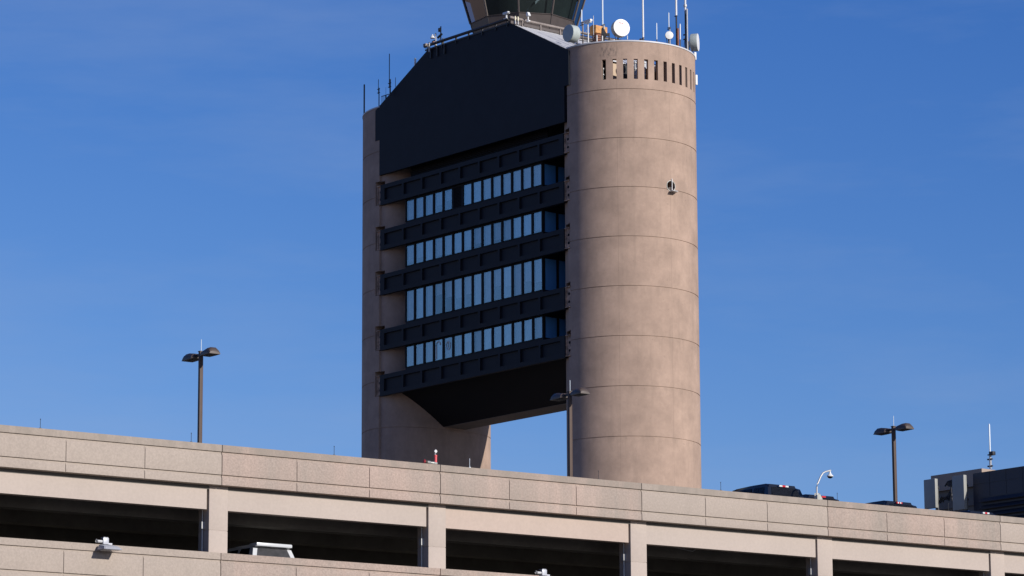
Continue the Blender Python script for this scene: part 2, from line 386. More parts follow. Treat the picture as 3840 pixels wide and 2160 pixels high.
for r, (a, b) in enumerate(ROWS):
    for i in range(NW):
        x0 = OL + PW * i
        w = window(x0, x0 + PW, Z(a), Z(b), louver=(r == 0 and i == 5))
        if not (r == 0 and i == 5):
            dz = (b - a - .12) * DROP[r][i]; bl = MB()
            if r == 3:
                for q in range(10): bl.box(x0 + .13 + .098 * q, x0 + .13 + .098 * q + .085, OV0 + .30 + .03 * (q % 2), OV0 + .315 + .03 * (q % 2), Z(a) + .06, Z(b) - .06)
            else: bl.box(x0 + .10, x0 + PW - .10, OV0 + .30, OV0 + .31, Z(b) - .06 - dz, Z(b) - .06)
            bl.build('blind', 'blind', w)
    for i in range(2):
        y0 = OV0 + .10 + 1.62 * i; window(y0, y0 + 1.62, Z(a), Z(b), side=True, glass='sideglass')
    for y0 in (OV0 + .102,):
        pass
# things stuck on or standing behind the lowest row of panes
cx = OL + PW * 3.5; z0 = Z(54.82)
cn = MB(); cn.tube([(cx - .36, OV0 - .01, z0 + .1), (cx - .36, OV0 - .01, z0 + 1.3), (cx - .28, OV0 - .01, z0 + 1.62), (cx - .05, OV0 - .01, z0 + 1.76), (cx + .18, OV0 - .01, z0 + 1.62), (cx + .22, OV0 - .01, z0 + 1.38)], .045, 8)
cn.build('cane_decoration', 'rod', tower)
cx = OL + PW * 4.5; cn = MB(); pts = [(cx + .30 * math.sin(R(a)), OV0 - .01, z0 + 1.15 + .38 * math.cos(R(a))) for a in range(0, 361, 20)]; cn.tube(pts, .03, 6); cn.tube([(cx, OV0 - .01, z0 + 1.0), (cx, OV0 - .01, z0 + 1.6)], .03, 6); cn.build('ornament_decoration', 'rod', tower)
cx = OL + PW * 12.35; cn = MB(); cn.box(cx - .15, cx + .15, OV0 + .08, OV0 + .2, z0 - .02, z0 + .42); cn.build('white_box', 'white', tower)
# upper wall (gable of sheet metal), in front of and between the pylons
def gable(v0, v1):
    b = MB(); b.prism([(-.18, Z(74.0)), (27.28, Z(74.0)), (27.28, Z(77.32)), (27.93, Z(77.32)), (27.93, Z(80.52)), (19.66, Z(84.87)), (7.26, Z(84.87)), (-.85, Z(80.55)), (-.85, Z(77.5)), (-.18, Z(77.5))], v0, v1, 'y'); return b
gable(0.0, .30).build('upper_wall', 'navy', tower)
gable(12.64, 12.94).build('upper_wall', 'navy', tower)
lv = MB(); lv.box(OL, OR, 1.10, 1.14, Z(73.0), Z(76.0))
for i in range(9): lv.box(OL, OR, .98, 1.10, Z(73.05 + .17 * i), Z(73.10 + .17 * i))
lv.build('louver_strip', 'black', tower)
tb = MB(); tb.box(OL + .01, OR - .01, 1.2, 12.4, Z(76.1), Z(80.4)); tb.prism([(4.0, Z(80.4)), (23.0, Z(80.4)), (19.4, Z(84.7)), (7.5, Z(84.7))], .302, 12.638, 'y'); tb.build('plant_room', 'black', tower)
rf = MB()
for x0, x1, s in ((7.26, -.80, -1), (19.66, 27.88, 1)):
    n = 14
    rf.prism([(x0, Z(84.80)), (x1, Z(80.50)), (x1, Z(80.40)), (x0, Z(84.70))], .06, 12.9, 'y')
    for i in range(1, 22):
        y = .06 + 12.8 * i / 22; rf.prism([(x0, Z(84.815)), (x1, Z(80.515)), (x1, Z(80.50)), (x0, Z(84.80))], y - .012, y + .012, 'y')
rf.box(7.26, 19.66, .06, 12.9, Z(84.72), Z(84.82)); rf.build('roof', 'roofwhite', tower)
cb = MB(); cb.box(19.40, 19.72, .04, 13.5, Z(84.86), Z(85.12)); cb.box(7.2, 7.52, .04, 13.5, Z(84.86), Z(85.12)); cb.build('roof_curb', 'cab_metal', tower)
# thick pipe rail round the flat roof
RZ = Z(85.40)
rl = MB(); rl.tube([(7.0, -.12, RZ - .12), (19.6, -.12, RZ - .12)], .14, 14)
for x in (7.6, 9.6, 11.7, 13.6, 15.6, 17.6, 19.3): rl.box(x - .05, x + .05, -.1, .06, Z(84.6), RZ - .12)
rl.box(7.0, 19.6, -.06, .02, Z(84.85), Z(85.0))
rl.build('front_rail', 'steel', tower)  # dark steel colour puts the shade of the front run into its paint
rl = MB(); rl.tube([(19.75, -.12, RZ), (19.85, 13.6, RZ)], .125, 14); rl.tube([(19.85, 13.6, RZ), (7.0, 13.6, RZ)], .125, 14)
for y in (1.4, 3.6, 6, 8.4, 10.8, 13): rl.box(19.72, 19.82, y - .05, y + .05, Z(84.7), RZ)
for y in (1.4, 3.6, 6.0, 8.4, 10.8): rl.tube([(19.70, y - .03, RZ), (19.70, y + .03, RZ)], .15, 12)
rl.build('pipe_rail', 'rail', tower)
for x in (7.9, 8.9, 10.0):
    q = MB(); q.box(x - .07, x + .07, -.14, -.02, Z(83.95), Z(84.9)); q.build('rail_bracket', 'steel', tower)
# glazed cab
CU, CV = 13.46, 6.77; PH = None
CW = T + U * CU + V * CV
tocam = (Vector((0, 0, 0)) - Vector((CW.x, CW.y, 0))).normalized(); tu, tv = tocam.dot(U), tocam.dot(V)
base_ang = math.atan2(tv, tu)
def ringp(Rr, z, off=0.0): 
    return [(CU + Rr * math.cos(base_ang + R(a) + off), CV + Rr * math.sin(base_ang + R(a) + off), z) for a in [-4.7 + 36 * i for i in range(10)]]
def cabR(z): return 5.15 + .30 * (z - Z(87.0))
def frustum(z0, z1, extra=0.0):
    b = MB(); A = [b.bm.verts.new(p) for p in ringp(cabR(z0) + extra, z0)]; B = [b.bm.verts.new(p) for p in ringp(cabR(z1) + extra, z1)]
    for i in range(10): b.bm.faces.new((A[i], A[(i + 1) % 10], B[(i + 1) % 10], B[i]))
    b.bm.faces.new(A[::-1]); b.bm.faces.new(B); return b
cab = frustum(Z(84.8), Z(87.0)).build('cab', 'cab_metal', tower)
frustum(Z(90.4), Z(91.2), .25).build('cab_roof', 'cab_metal', cab)
frustum(Z(91.2), Z(91.5), .9).build('cab_roof', 'cab_metal', cab)
cc = MB(); 
for p, p2 in zip(ringp(cabR(Z(87.0)) + .02, Z(87.0)), ringp(cabR(Z(90.4)) + .02, Z(90.4))): cc.tube([p, p2], .10, 6)
A = ringp(cabR(Z(87.0)) + .02, Z(87.02)); cc.tube(A + [A[0]], .05, 6)
A = ringp(cabR(Z(84.9)) + .02, Z(87.0)); cc.build('mullion', 'cab_metal', cab)
for p, p2 in zip(ringp(cabR(Z(84.9)) + .01, Z(84.9)), ringp(cabR(Z(87.0)) + .01, Z(87.0))):
    cc = MB(); cc.tube([p, p2], .025, 6); cc.build('panel_joint', 'steel', cab)
for i in range(10):
    A = ringp(cabR(Z(87.0)) - .02, Z(87.0)); B = ringp(cabR(Z(90.4)) - .02, Z(90.4)); gm = MB()
    vs = [gm.bm.verts.new(p) for p in (A[i], A[(i + 1) % 10], B[(i + 1) % 10], B[i])]; gm.bm.faces.new(vs); o = gm.build('cab_pane', 'cabglass', cab)
ci = MB(); ci.lathe([(4.45, Z(87.0)), (5.35, Z(90.38))], 20, (CU, CV, 0)); ci.build('dark_core', flat('cab_interior', (.035, .040, .036), .8, 0, .4, .5), cab)  # solid dark core added inside so the panes look dark, not see-through to sky
ci = MB(); 
pa = [(CU + (cabR(Z(87)) - .12) * math.cos(base_ang + R(a)), CV + (cabR(Z(87)) - .12) * math.sin(base_ang + R(a)), Z(87.85) + .75 * math.sin(math.pi * (a - 13) / 24)) for a in range(13, 31, 2)]
for q in range(len(pa) - 1):
    p, r_ = pa[q], pa[q + 1]; vs = [ci.bm.verts.new(x) for x in (p, r_, (r_[0], r_[1], r_[2] + .28), (p[0], p[1], p[2] + .28))]; ci.bm.faces.new(vs)
bmesh.ops.solidify(ci.bm, geom=ci.bm.faces[:], thickness=.03); ci.build('white_arc', 'white', cab)  # curved white band just inside the panes

# ---------------------------------------------------------------- roof equipment of the tower
ROOFZ = RIM + .13
def tor(v): return v  # (readability)
def local_thing(name, label, cat, p, rot=TROT, group=None): return thing(name, label, cat, p, rot, group)
def whip(label, px, ytop, ybot, Y, r=.045, m='rod', base=None, mast=None, group='whip antennas on the tower head', name='whip_antenna', clamp=None):
    """a slender antenna; base = z of the surface it stands on; mast = (r, top py, material)"""
    b = at(px, ybot, Y); t = at(px, ytop, Y); bz = base if base is not None else b.z
    o = thing(name, label, 'antenna', (b.x, b.y, bz), TROT, group)
    h0 = b.z - bz; h1 = t.z - bz
    w = MB(); w.tube([(0, 0, h0), (0, 0, h1 - .05), (0, 0, h1)], [r, r, r * .4], 10); w.build('whip', m, o)
    if mast:
        mr, mtop, mm = mast; zt = at(px, mtop, Y).z - bz; q = MB(); off = mr + r + .02 if mtop < ybot else 0
        q.tube([(off, .0, 0), (off, 0, zt)], mr, 10); q.build('mast', mm, o)
        for zc in ([h0 + .1, min(zt, h0 + .55) - .08] if mtop < ybot else [h0 - .05]):
            q = MB(); q.box(-r - .12, off + mr + .05, -.05, .05, zc - .03, zc + .03); q.build('clamp', 'steel', o)
    elif h0 > .1:
        q = MB(); q.tube([(0, 0, 0), (0, 0, h0)], r * .9, 8); q.build('mast', 'steel', o)
    return o
def dish(label, px, py, Y, rad, depth, face, elev=0.0, front='white', side='offwhite', base=ROOFZ, cone=False, name='microwave_dish', mark=False):
    """drum dish; face = heading of its front in world degrees (0 = +Y, 90 = +X)"""
    p = at(px, py, Y); rot = -R(face)
    o = thing(name, label, 'dish antenna', (p.x, p.y, base), rot, 'microwave dishes on the tower head')
    h = p.z - base; d = MB()
    if cone: d.lathe([(.10, -depth), (.16, -depth + .05), (rad, -.08), (rad, .02), (rad * .97, .04)], 32, (0, 0, h), 'y')
    else: d.lathe([(rad * .55, -depth - .12), (rad * .97, -depth), (rad, -depth + .06), (rad, 0)], 36, (0, 0, h), 'y')
    d.build('drum', side, o)
    fz = MB(); fz.lathe([(rad * .985, .002), (rad * .985, .03), (rad * .6, .055), (.02, .07)], 36, (0, 0, h), 'y'); fr = fz.build('radome', front, o)
    if mark:
        k = MB(); k.prism([(-.30, .02), (-.12, -.03), (-.05, .05), (.05, -.02), (.12, .06), (.34, .05), (.16, -.02), (.08, -.07), (.0, -.01), (-.06, -.09), (-.12, -.06)], .066, .075, 'y')
        ob_ = k.build('red_mark', 'red', fr); ob_.location = (0, .004, h + rad * .52)
    q = MB(); yb = -depth - .22
    q.tube([(0, yb, 0), (0, yb, h + .15)], .06, 10); q.box(-.1, .1, yb, -depth + .02, h - .12, h + .12); q.tube([(.1, yb, .05), (rad * .7, -depth * .5, h - rad * .6)], .025, 6); q.build('mount', 'steel', o)
    return o
# left pylon and gable end
LB = RIM + .1
whip('thick dark whip standing alone at the far left rim of the tower', 1365.7, 316, 425, 327, .075, 'steel', base=LB)
whip('dark two part whip rising where the far pylon meets the sloping roof', 1419, 297, 352, 322, .03, 'steel', base=LB, mast=(.05, 330, 'steel'))
whip('tallest dark whip clamped to a short mast on the left roof slope', 1460, 201, 330, 318.5, .04, 'steel', base=Z(81.4), mast=(.07, 298, 'steel'))
whip('short thin dark rod on the left roof slope right of the clamped whip', 1483, 290, 326, 318, .025, 'steel', base=Z(82.2))
whip('short fat white rod sticking up behind the left roof slope', 1557, 217, 250, 316, .10, 'white', base=Z(83.6))
p = at(1447, 372, 320); o = thing('grid_antenna', 'small dark square grid antenna on the left roof slope', 'antenna', (p.x, p.y, p.z - .6), TROT)
q = MB(); q.box(-.05, .05, -.05, .05, 0, 1.0); q.box(-.7, .5, -.03, .03, .98, 1.04); q.tube([(.0, 0, 1.0), (.0, 0, 1.8)], .015, 6); q.build('mast', 'steel', o)
q = MB()
for x in (-.7, -.55, -.4, -.25): q.tube([(x, 0, .25), (x, 0, 1.0)], .015, 6)
q.tube([(-.7, 0, .25), (0, 0, .1)], .015, 6); q.build('grid', 'steel', o)
# camera and sensor cluster on the roof's left corner
def post_thing(name, label, cat, px, ybot, Y, base=None, group=None):
    p = at(px, ybot, Y); b = p.z if base is None else base; return thing(name, label, cat, (p.x, p.y, b), TROT, group)
YC = 313.6
o = post_thing('sensor_post', 'leftmost pale sensor tube strapped to the roof corner', 'sensor', 1609.5, 195, YC); hh = at(1609, 160, YC).z - at(1609, 195, YC).z
q = MB(); q.tube([(0, 0, 0), (0, 0, hh)], .07, 10); q.build('tube', 'galv', o); q = MB(); q.tube([(0, 0, hh - .02), (0, 0, hh + .02)], .09, 10); q.box(-.55, 0, -.02, .02, .45, .50); q.box(-.5, 0, -.02, .02, .30, .35); q.build('strap', 'steel', o)
o = post_thing('flood_light', 'small boxy lamp hanging off the roof corner', 'lamp', 1596, 175, YC); q = MB(); q.box(-.2, .2, -.15, .15, -.0, .28, .03); q.build('housing', 'rail', o); q = MB(); q.box(.2, .5, -.03, .03, .08, .14); q.build('arm', 'steel', o)
o = post_thing('loudspeaker', 'white horn shaped siren on the tall pale post', 'siren', 1622, 143, YC)
q = MB(); q.lathe([(.22, -.02), (.24, 0), (.06, .32), (.05, .36)], 20); q.build('horn', 'white', o); q = MB(); q.box(-.02, .40, -.02, .02, .25, .29); q.build('arm', 'white', o)
o = post_thing('sensor_post', 'tall pale sensor post carrying the white siren', 'sensor', 1634, 187, YC); hh = at(1634, 124, YC).z - at(1634, 187, YC).z
q = MB(); q.tube([(0, 0, 0), (0, 0, hh)], .06, 10); q.tube([(0, 0, .15), (0, 0, .75)], .10, 10); q.build('tube', 'galv', o); q = MB(); q.box(-.5, 0, -.04, .04, hh - .75, hh - .66); q.box(-.1, .1, -.08, .08, .35, .42); q.build('strap', 'steel', o)
o = post_thing('junction_box', 'orange box among the sensors on the roof corner', 'box', 1625, 168, YC); q = MB(); q.box(-.14, .22, -.15, .15, 0, .28, .04); q.build('housing', flat('orange_box', (.60, .28, .15), .6), o)
o = post_thing('camera_pole', 'dark pole with two cameras at the roof corner', 'camera', 1653, 158, YC); hh = at(1652, 99, YC).z - at(1652, 158, YC).z
q = MB(); q.tube([(0, 0, 0), (0, 0, hh)], .06, 10); q.tube([(-.3, 0, 0), (-.25, 0, .42)], .02, 6); q.build('pole', 'steel', o)
q = MB(); q.box(-.32, -.02, -.1, .1, hh - .38, hh - .12, .04); q.tube([(-.25, 0, hh - .40), (-.25, 0, hh - .48)], .10, 12); q.build('camera', 'lampdark', o)
q = MB(); q.tube([(.15, 0, hh - .78), (-.45, 0, hh - 1.02)], .11, 12); q.build('camera', 'steel', o)
o = post_thing('sensor_post', 'short pale sensor tube at the right of the corner cluster', 'sensor', 1662, 178, YC); hh = at(1662, 143, YC).z - at(1662, 178, YC).z
q = MB(); q.tube([(0, 0, 0), (0, 0, hh)], .085, 10); q.build('tube', 'galv', o); q = MB(); q.box(-.2, .25, -.04, .04, hh * .3, hh * .36); q.build('strap', 'steel', o)
def beacon(label, px, py, Y):
    o = post_thing('obstruction_light', label, 'light', px, py, Y, group='small pale lights clipped to the pipe rail'); q = MB(); q.tube([(0, 0, 0), (0, 0, .36), (0, 0, .40)], [.075, .075, .04], 12); q.build('lens', 'yellow', o); q = MB(); q.box(-.05, .05, -.04, .04, -.35, 0); q.build('stem', 'galv', o)
beacon('left light of the pair on the shaded front rail', 1800, 108, 312); beacon('right light of the pair on the shaded front rail', 1807, 106, 312)
beacon('left light of the pair at the bright corner of the rail', 1932, 76, 304.4); beacon('right light of the pair at the bright corner of the rail', 1942.5, 78, 304.8)
o = post_thing('security_camera', 'white box camera on a stub post above the roof apex', 'camera', 1899, 69, 305.0); q = MB(); q.tube([(0, 0, 0), (0, 0, .40)], .08, 10); q.box(-.25, .25, -.15, .15, -.06, .0); q.build('post', 'white', o)
q = MB(); q.box(-.42, .36, -.13, .13, .40, .62, .05); q.tube([(.36, 0, .50), (.40, 0, .50)], .09, 12); q.build('housing', 'white', o); q = MB(); q.tube([(.395, 0, .50), (.41, 0, .50)], .06, 12); q.build('lens', 'dome', o)
o = post_thing('flood_light', 'white wedge shaped lamp on a post over the bright rail', 'lamp', 1980.5, 79, 305.4); q = MB(); q.tube([(0, 0, 0), (0, 0, .5)], .06, 10); q.box(-.18, .18, -.1, .1, -.04, .06); q.build('post', 'white', o)
q = MB(); q.prism([(-.12, .48), (.24, .48), (.06, .84), (-.12, .84)], -.14, .14, 'y'); q.build('housing', 'white', o)
# right pylon head
YR = 300.5
dish('grey drum dish facing left, beside the white roof slope', 2131, 124, 297.6, .79, .80, -128, front='radome', side='radome')
whip('white whip behind the grey drum dish at the cab edge', 2181.5, 36, 98, 299.2, .055, 'rod', base=ROOFZ, mast=(.07, 82, 'rail'))
o = post_thing('security_camera', 'white camera housing on a braced white post beside the cab', 'camera', 2205, 117, 300.0, base=ROOFZ); hb = at(2205, 86, 300).z - ROOFZ
q = MB(); q.tube([(0, 0, 0), (0, 0, hb)], .055, 10); q.tube([(-.02, 0, hb - .2), (-.36, 0, hb - .75)], .03, 6); q.build('post', 'white', o)
q = MB(); q.box(-.48, .48, -.14, .14, hb + .08, hb + .28, .03); q.box(-.38, .4, -.11, .11, hb - .02, hb + .08); q.build('housing', 'white', o)
whip('thin pale rod in front of the rusty orange box', 2226, 58, 150, 298.5, .03, 'galv', base=ROOFZ)
p = at(2238, 128, 304.5); o = thing('equipment_box', 'rusty orange box with a peaked lid on the pylon roof', 'box', (p.x, p.y, p.z), TROT)
q = MB(); q.prism([(-.42, 0), (.42, 0), (.46, .70), (.0, .80), (-.46, .70)], -.5, .9, 'y'); q.build('housing', 'orange', o); q = MB(); q.box(-.22, .2, -.52, -.5, .36, .66); q.build('hatch', 'orange', o); q = MB(); q.box(-.3, .3, -.3, .3, p.z * 0 - (p.z - ROOFZ), 0); q.build('stand', 'rust', o)
dish('dark cone shaped dish seen edge on below the tall whip', 2258, 130, 299.3, .66, .42, -93, front='steel', side='steel', cone=True)
whip('tall pale blue whip rising from the dark cone dish', 2260, -60, 99, 300.4, .07, 'rod', base=ROOFZ, mast=(.08, 92, 'galv'))
dish('largest white drum dish with a red mark and rusty stains', 2331, 104, 299.5, .81, .62, 158, front='white', side='offwhite', mark=True)
o = post_thing('cable_post', 'short white pole with black cable right of the largest dish', 'post', 2353, 155, 298.5, base=ROOFZ); q = MB(); q.tube([(0, 0, 0), (0, 0, .62)], .045, 8); q.build('post', 'steel', o); q = MB(); q.tube([(0, 0, .62), (0, 0, .98)], .035, 8); q.build('tip', 'white', o)
o = whip('thick white pole antenna held off a short mast by two arms', 2412, -90, 140, 299.0, .085, 'white', base=ROOFZ)
q = MB(); q.tube([(-.36, 0, 0), (-.36, 0, .92)], .07, 10); q.box(-.5, .1, -.05, .05, .80, .88); q.box(-.5, .1, -.05, .05, .42, .50); q.build('mast', 'rail', o)
whip('short pale whip alone in the middle of the near pylon roof', 2463, 86, 148, 298.6, .045, 'rod', base=ROOFZ)
dish('small round white dish below a pale whip', 2510, 132, 298.8, .37, .22, 172, front='white', side='offwhite')
whip('pale whip directly above the small round dish', 2508.5, 47, 108, 299.6, .045, 'rod', base=ROOFZ, mast=(.05, 106, 'galv'))
o = whip('very tall white pole on a dark and rust coloured mast', 2536, -100, 58, 299.6, .09, 'white', base=ROOFZ, mast=(.075, 60, 'steel'))
q = MB(); q.tube([(.18, 0, 0), (.18, 0, at(2540, 108, 299.6).z - ROOFZ)], .10, 10); q.build('mast', 'rust', o)
whip('short white whip right beside the rust coloured mast', 2551, 89, 148, 299.4, .055, 'white', base=ROOFZ)
o = whip('tall white collared pole clamped to a long grey mast', 2570, -70, 42, 300.2, .085, 'white', base=ROOFZ)
hz = at(2570, 22, 300.2).z - ROOFZ; q = MB(); q.tube([(0, 0, hz - .1), (0, 0, hz + .1)], .16, 14); q.build('collar', 'galv', o)
q = MB(); q.tube([(.22, 0, 0), (.22, 0, at(2578, 35, 300.2).z - ROOFZ)], .07, 10); q.box(-.05, .25, -.04, .04, hz - .75, hz - .45); q.build('mast', 'galv', o)
o = post_thing('panel_antenna', 'grey capsule antenna on a dark bracket left of the right hand drum', 'antenna', 2572, 150, 300.6, base=ROOFZ); hz = at(2572, 110, 300.6).z - ROOFZ
q = MB(); q.tube([(0, 0, hz), (0, 0, hz + .45), (0, 0, hz + .50)], [.10, .10, .05], 12); q.build('capsule', 'galv', o); q = MB(); q.tube([(0, 0, 0), (0, 0, hz)], .05, 8); q.tube([(-.35, 0, 0), (-.05, 0, hz * .8)], .03, 6); q.box(-.3, .02, -.05, .05, hz * .55, hz * .6); q.box(-.3, .02, -.05, .05, hz * .75, hz * .8); q.build('bracket', 'steel', o)
dish('white faced drum dish turned away to the right over the rim', 2617, 159, 303.0, .82, .62, 102, front='white', side='radome', base=RIM - .6)
for lab, px, y0, y1 in (('pale panel antenna hung just below the rim of the near pylon', 2606.5, 196, 224), ('pale panel antenna hung lower beside the slots of the near pylon', 2611, 281, 318)):
    a, b = at(px, y0, 306.0), at(px, y1, 306.0); o = thing('panel_antenna', lab, 'antenna', (b.x, b.y, b.z), TROT); q = MB(); q.box(-.07, .07, -.12, .12, 0, a.z - b.z, .02); q.build('panel', 'white', o); q = MB(); q.box(-.38, -.07, -.03, .03, .1, .16); q.box(-.38, -.07, -.03, .03, a.z - b.z - .2, a.z - b.z - .14); q.build('bracket', 'steel', o)
# cable tray and stanchions between the rail and the drum
o = post_thing('cable_tray', 'bundle of dark cables on white stanchions beside the grey drum', 'cable tray', 2190, 160, 298.2, base=ROOFZ)
q = MB()
for i, dz in enumerate((.25, .45, .65, .85)): q.tube([(-.3 + .1 * i, -.3, dz + .25), (.6, 1.2, dz + .1), (1.6, 3.2, dz - .15)], .035, 6)
q.build('cable', 'steel', o)
for x, y, h in ((.25, .3, 1.15), (.75, .9, .95), (1.05, 1.3, .9), (1.6, 2.2, .6)):
    q = MB(); q.tube([(x, y, 0), (x, y, h)], .05, 8); q.build('stanchion', 'white', o)

# ---------------------------------------------------------------- parking garage (x = along the front, y = inwards)
garage = thing('parking_garage', 'pinkish precast concrete parking garage with open dark decks', 'parking garage', G, GROT)
TOP, ST = Z(16.435), 3.533
def panel(k, ztop, m, parent=garage, name='parapet_panel'):
    x0, x1 = BAY * k + .014, BAY * (k + 1) - .014
    def prof(g):
        i = .028 if g else 0
        return [(0, ztop), (0, ztop - .222), (.05, ztop - .225), (.05, ztop - .255), (.004 + i, ztop - .36), (0 + i, ztop - .98), (.05, ztop - .985), (.05, ztop - 1.015), (.004 + i, ztop - 1.11), (0 + i, ztop - 1.318), (.02, ztop - 1.328), (.25, ztop - 1.328), (.25, ztop)]
    bm = bmesh.new(); st = [(x0, 0)]
    for t in (1 / 3, 2 / 3):
        c = x0 + (x1 - x0) * t; st += [(c - .0125, 0), (c - .0120, 1), (c + .0120, 1), (c + .0125, 0)]
    st.append((x1, 0)); rings = [[bm.verts.new((x, p[0], p[1])) for p in prof(g_)] for x, g_ in st]; n = len(rings[0])
    for A, B in zip(rings, rings[1:]):
        for q in range(n): bm.faces.new((A[q], A[(q + 1) % n], B[(q + 1) % n], B[q]))
    bm.faces.new(rings[0]); bm.faces.new(rings[-1][::-1]); b = MB(); b.bm.free(); b.bm = bm
    return b.build(name, m, parent)
TINT = {-2: 'panel_grey', -1: 'panel_grey', 0: 'panel_pink', 1: 'panel_mottled', 2: 'panel_grey', 3: 'panel_mottled', 4: 'panel_grey', 5: 'panel_pink'}
TINT2 = {-2: 'panel_grey', -1: 'panel_grey', 0: 'panel_pink', 1: 'panel_pink', 2: 'panel_grey', 3: 'panel_grey', 4: 'panel_grey', 5: 'panel_pink'}
for k in range(-2, 6):
    panel(k, TOP, TINT[k]); panel(k, TOP - ST, TINT2[k], name='spandrel_panel')
    b = MB(); x0, x1 = BAY * k + .39, BAY * (k + 1) - .40
    b.box(x0, x1, .275, .60, Z(14.325), Z(15.6)); b.build('edge_beam', 'beam_pink' if k in (1,) else 'beam', garage)
for k in range(-2, 7):
    xc = BAY * k + .02
    b = MB(); b.box(xc - .335, xc + .365, .262, .95, Z(13.665), Z(15.10), .012); b.box(xc - .32, xc + .35, .27, .94, Z(13.645), Z(13.665)); b.box(xc - .335, xc + .365, .262, .95, Z(9.0), Z(13.645), .012)
    b.build('column', 'beam', garage)
    b = MB(); b.tube([(xc - .38, .62, Z(12.0)), (xc - .38, .62, Z(13.72))], .028, 8); b.tube([(xc - .38, .62, Z(13.9)), (xc - .38, .62, Z(15.0))], .018, 8); b.box(xc - .44, xc - .33, .55, .69, Z(13.72), Z(13.95)); b.build('conduit', 'galv', garage)
X0, X1, DD = BAY * -2, BAY * 6, 36.0
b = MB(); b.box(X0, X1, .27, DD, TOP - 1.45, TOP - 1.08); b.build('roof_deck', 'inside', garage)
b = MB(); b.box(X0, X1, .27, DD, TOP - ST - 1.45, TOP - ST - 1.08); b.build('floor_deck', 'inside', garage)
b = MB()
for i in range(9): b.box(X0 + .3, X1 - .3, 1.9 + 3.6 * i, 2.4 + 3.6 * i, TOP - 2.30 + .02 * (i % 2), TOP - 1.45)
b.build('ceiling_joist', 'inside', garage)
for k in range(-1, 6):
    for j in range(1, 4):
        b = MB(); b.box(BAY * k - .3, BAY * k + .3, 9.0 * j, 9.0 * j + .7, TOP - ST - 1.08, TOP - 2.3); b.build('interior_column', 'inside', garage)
b = MB(); b.box(X0, X1, DD, DD + .3, 0, TOP); b.box(X0 - .3, X0, .3, DD + .3, 0, TOP); b.box(X1, X1 + .3, .3, DD + .3, 0, TOP); b.build('outer_wall', 'beam', garage)
b = MB()
for j in (2, 3, 4): b.box(X0, X1, 0, .25, max(.0, TOP - ST * j - 1.33), TOP - ST * j); b.box(X0, X1, .27, DD, TOP - ST * j - 1.45, TOP - ST * j - 1.1)
for k in range(-2, 7): b.box(BAY * k - .33, BAY * k + .37, .27, .95, 0, Z(9.0))
b.build('lower_storeys', 'beam', garage)
b = MB()
for k, (x, y, dx) in enumerate(((-1.9, 3.0, 2.6), (9.5, 2.0, 3.2), (19.0, 1.6, 2.4), (22.5, 3.0, 3.5))):
    b.tube([(x, y, TOP - 1.5), (x + dx * .25, y, TOP - 1.95), (x + dx * .6, y, TOP - 2.05), (x + dx, y, TOP - 1.5)], .014, 6)
b.build('hanging_cable', 'galv', garage)

# thin rods along the parapet
r0 = None; words = ['leftmost lightning rod on the garage parapet', 'lightning rod on the parapet just left of the left lamp post', 'lightning rod on the parapet left of the tower', 'pale lightning rod on the parapet in front of the shaded far pylon', 'lightning rod on the parapet in front of the near pylon foot', 'lightning rod on the parapet left of the dark parked vehicles', 'lightning rod on the parapet right of the dome camera', 'lightning rod on the parapet in front of the pale antenna shrouds']
for i, lab in enumerate(words):
    s = -6.53 + 5.428 * i; loc = G + GD * s - GN * .10 + Vector((0, 0, TOP))
    if r0 is None:
        r0 = thing('lightning_rod', lab, 'lightning rod', loc, GROT, 'lightning rods along the parapet'); q = MB(); q.tube([(0, 0, .03), (0, 0, .30)], .008, 6); q.tube([(0, 0, .29), (0, 0, .32)], .014, 6); q.build('rod', 'steel', r0); q = MB(); q.box(-.03, .03, -.03, .03, 0, .03); q.build('foot', 'steel', r0)
    else:
        o = dup(r0, loc, lab)
        if i in (3,):
            for ch in o.children:
                ch.data = ch.data.copy(); ch.data.materials[0] = M['rod']
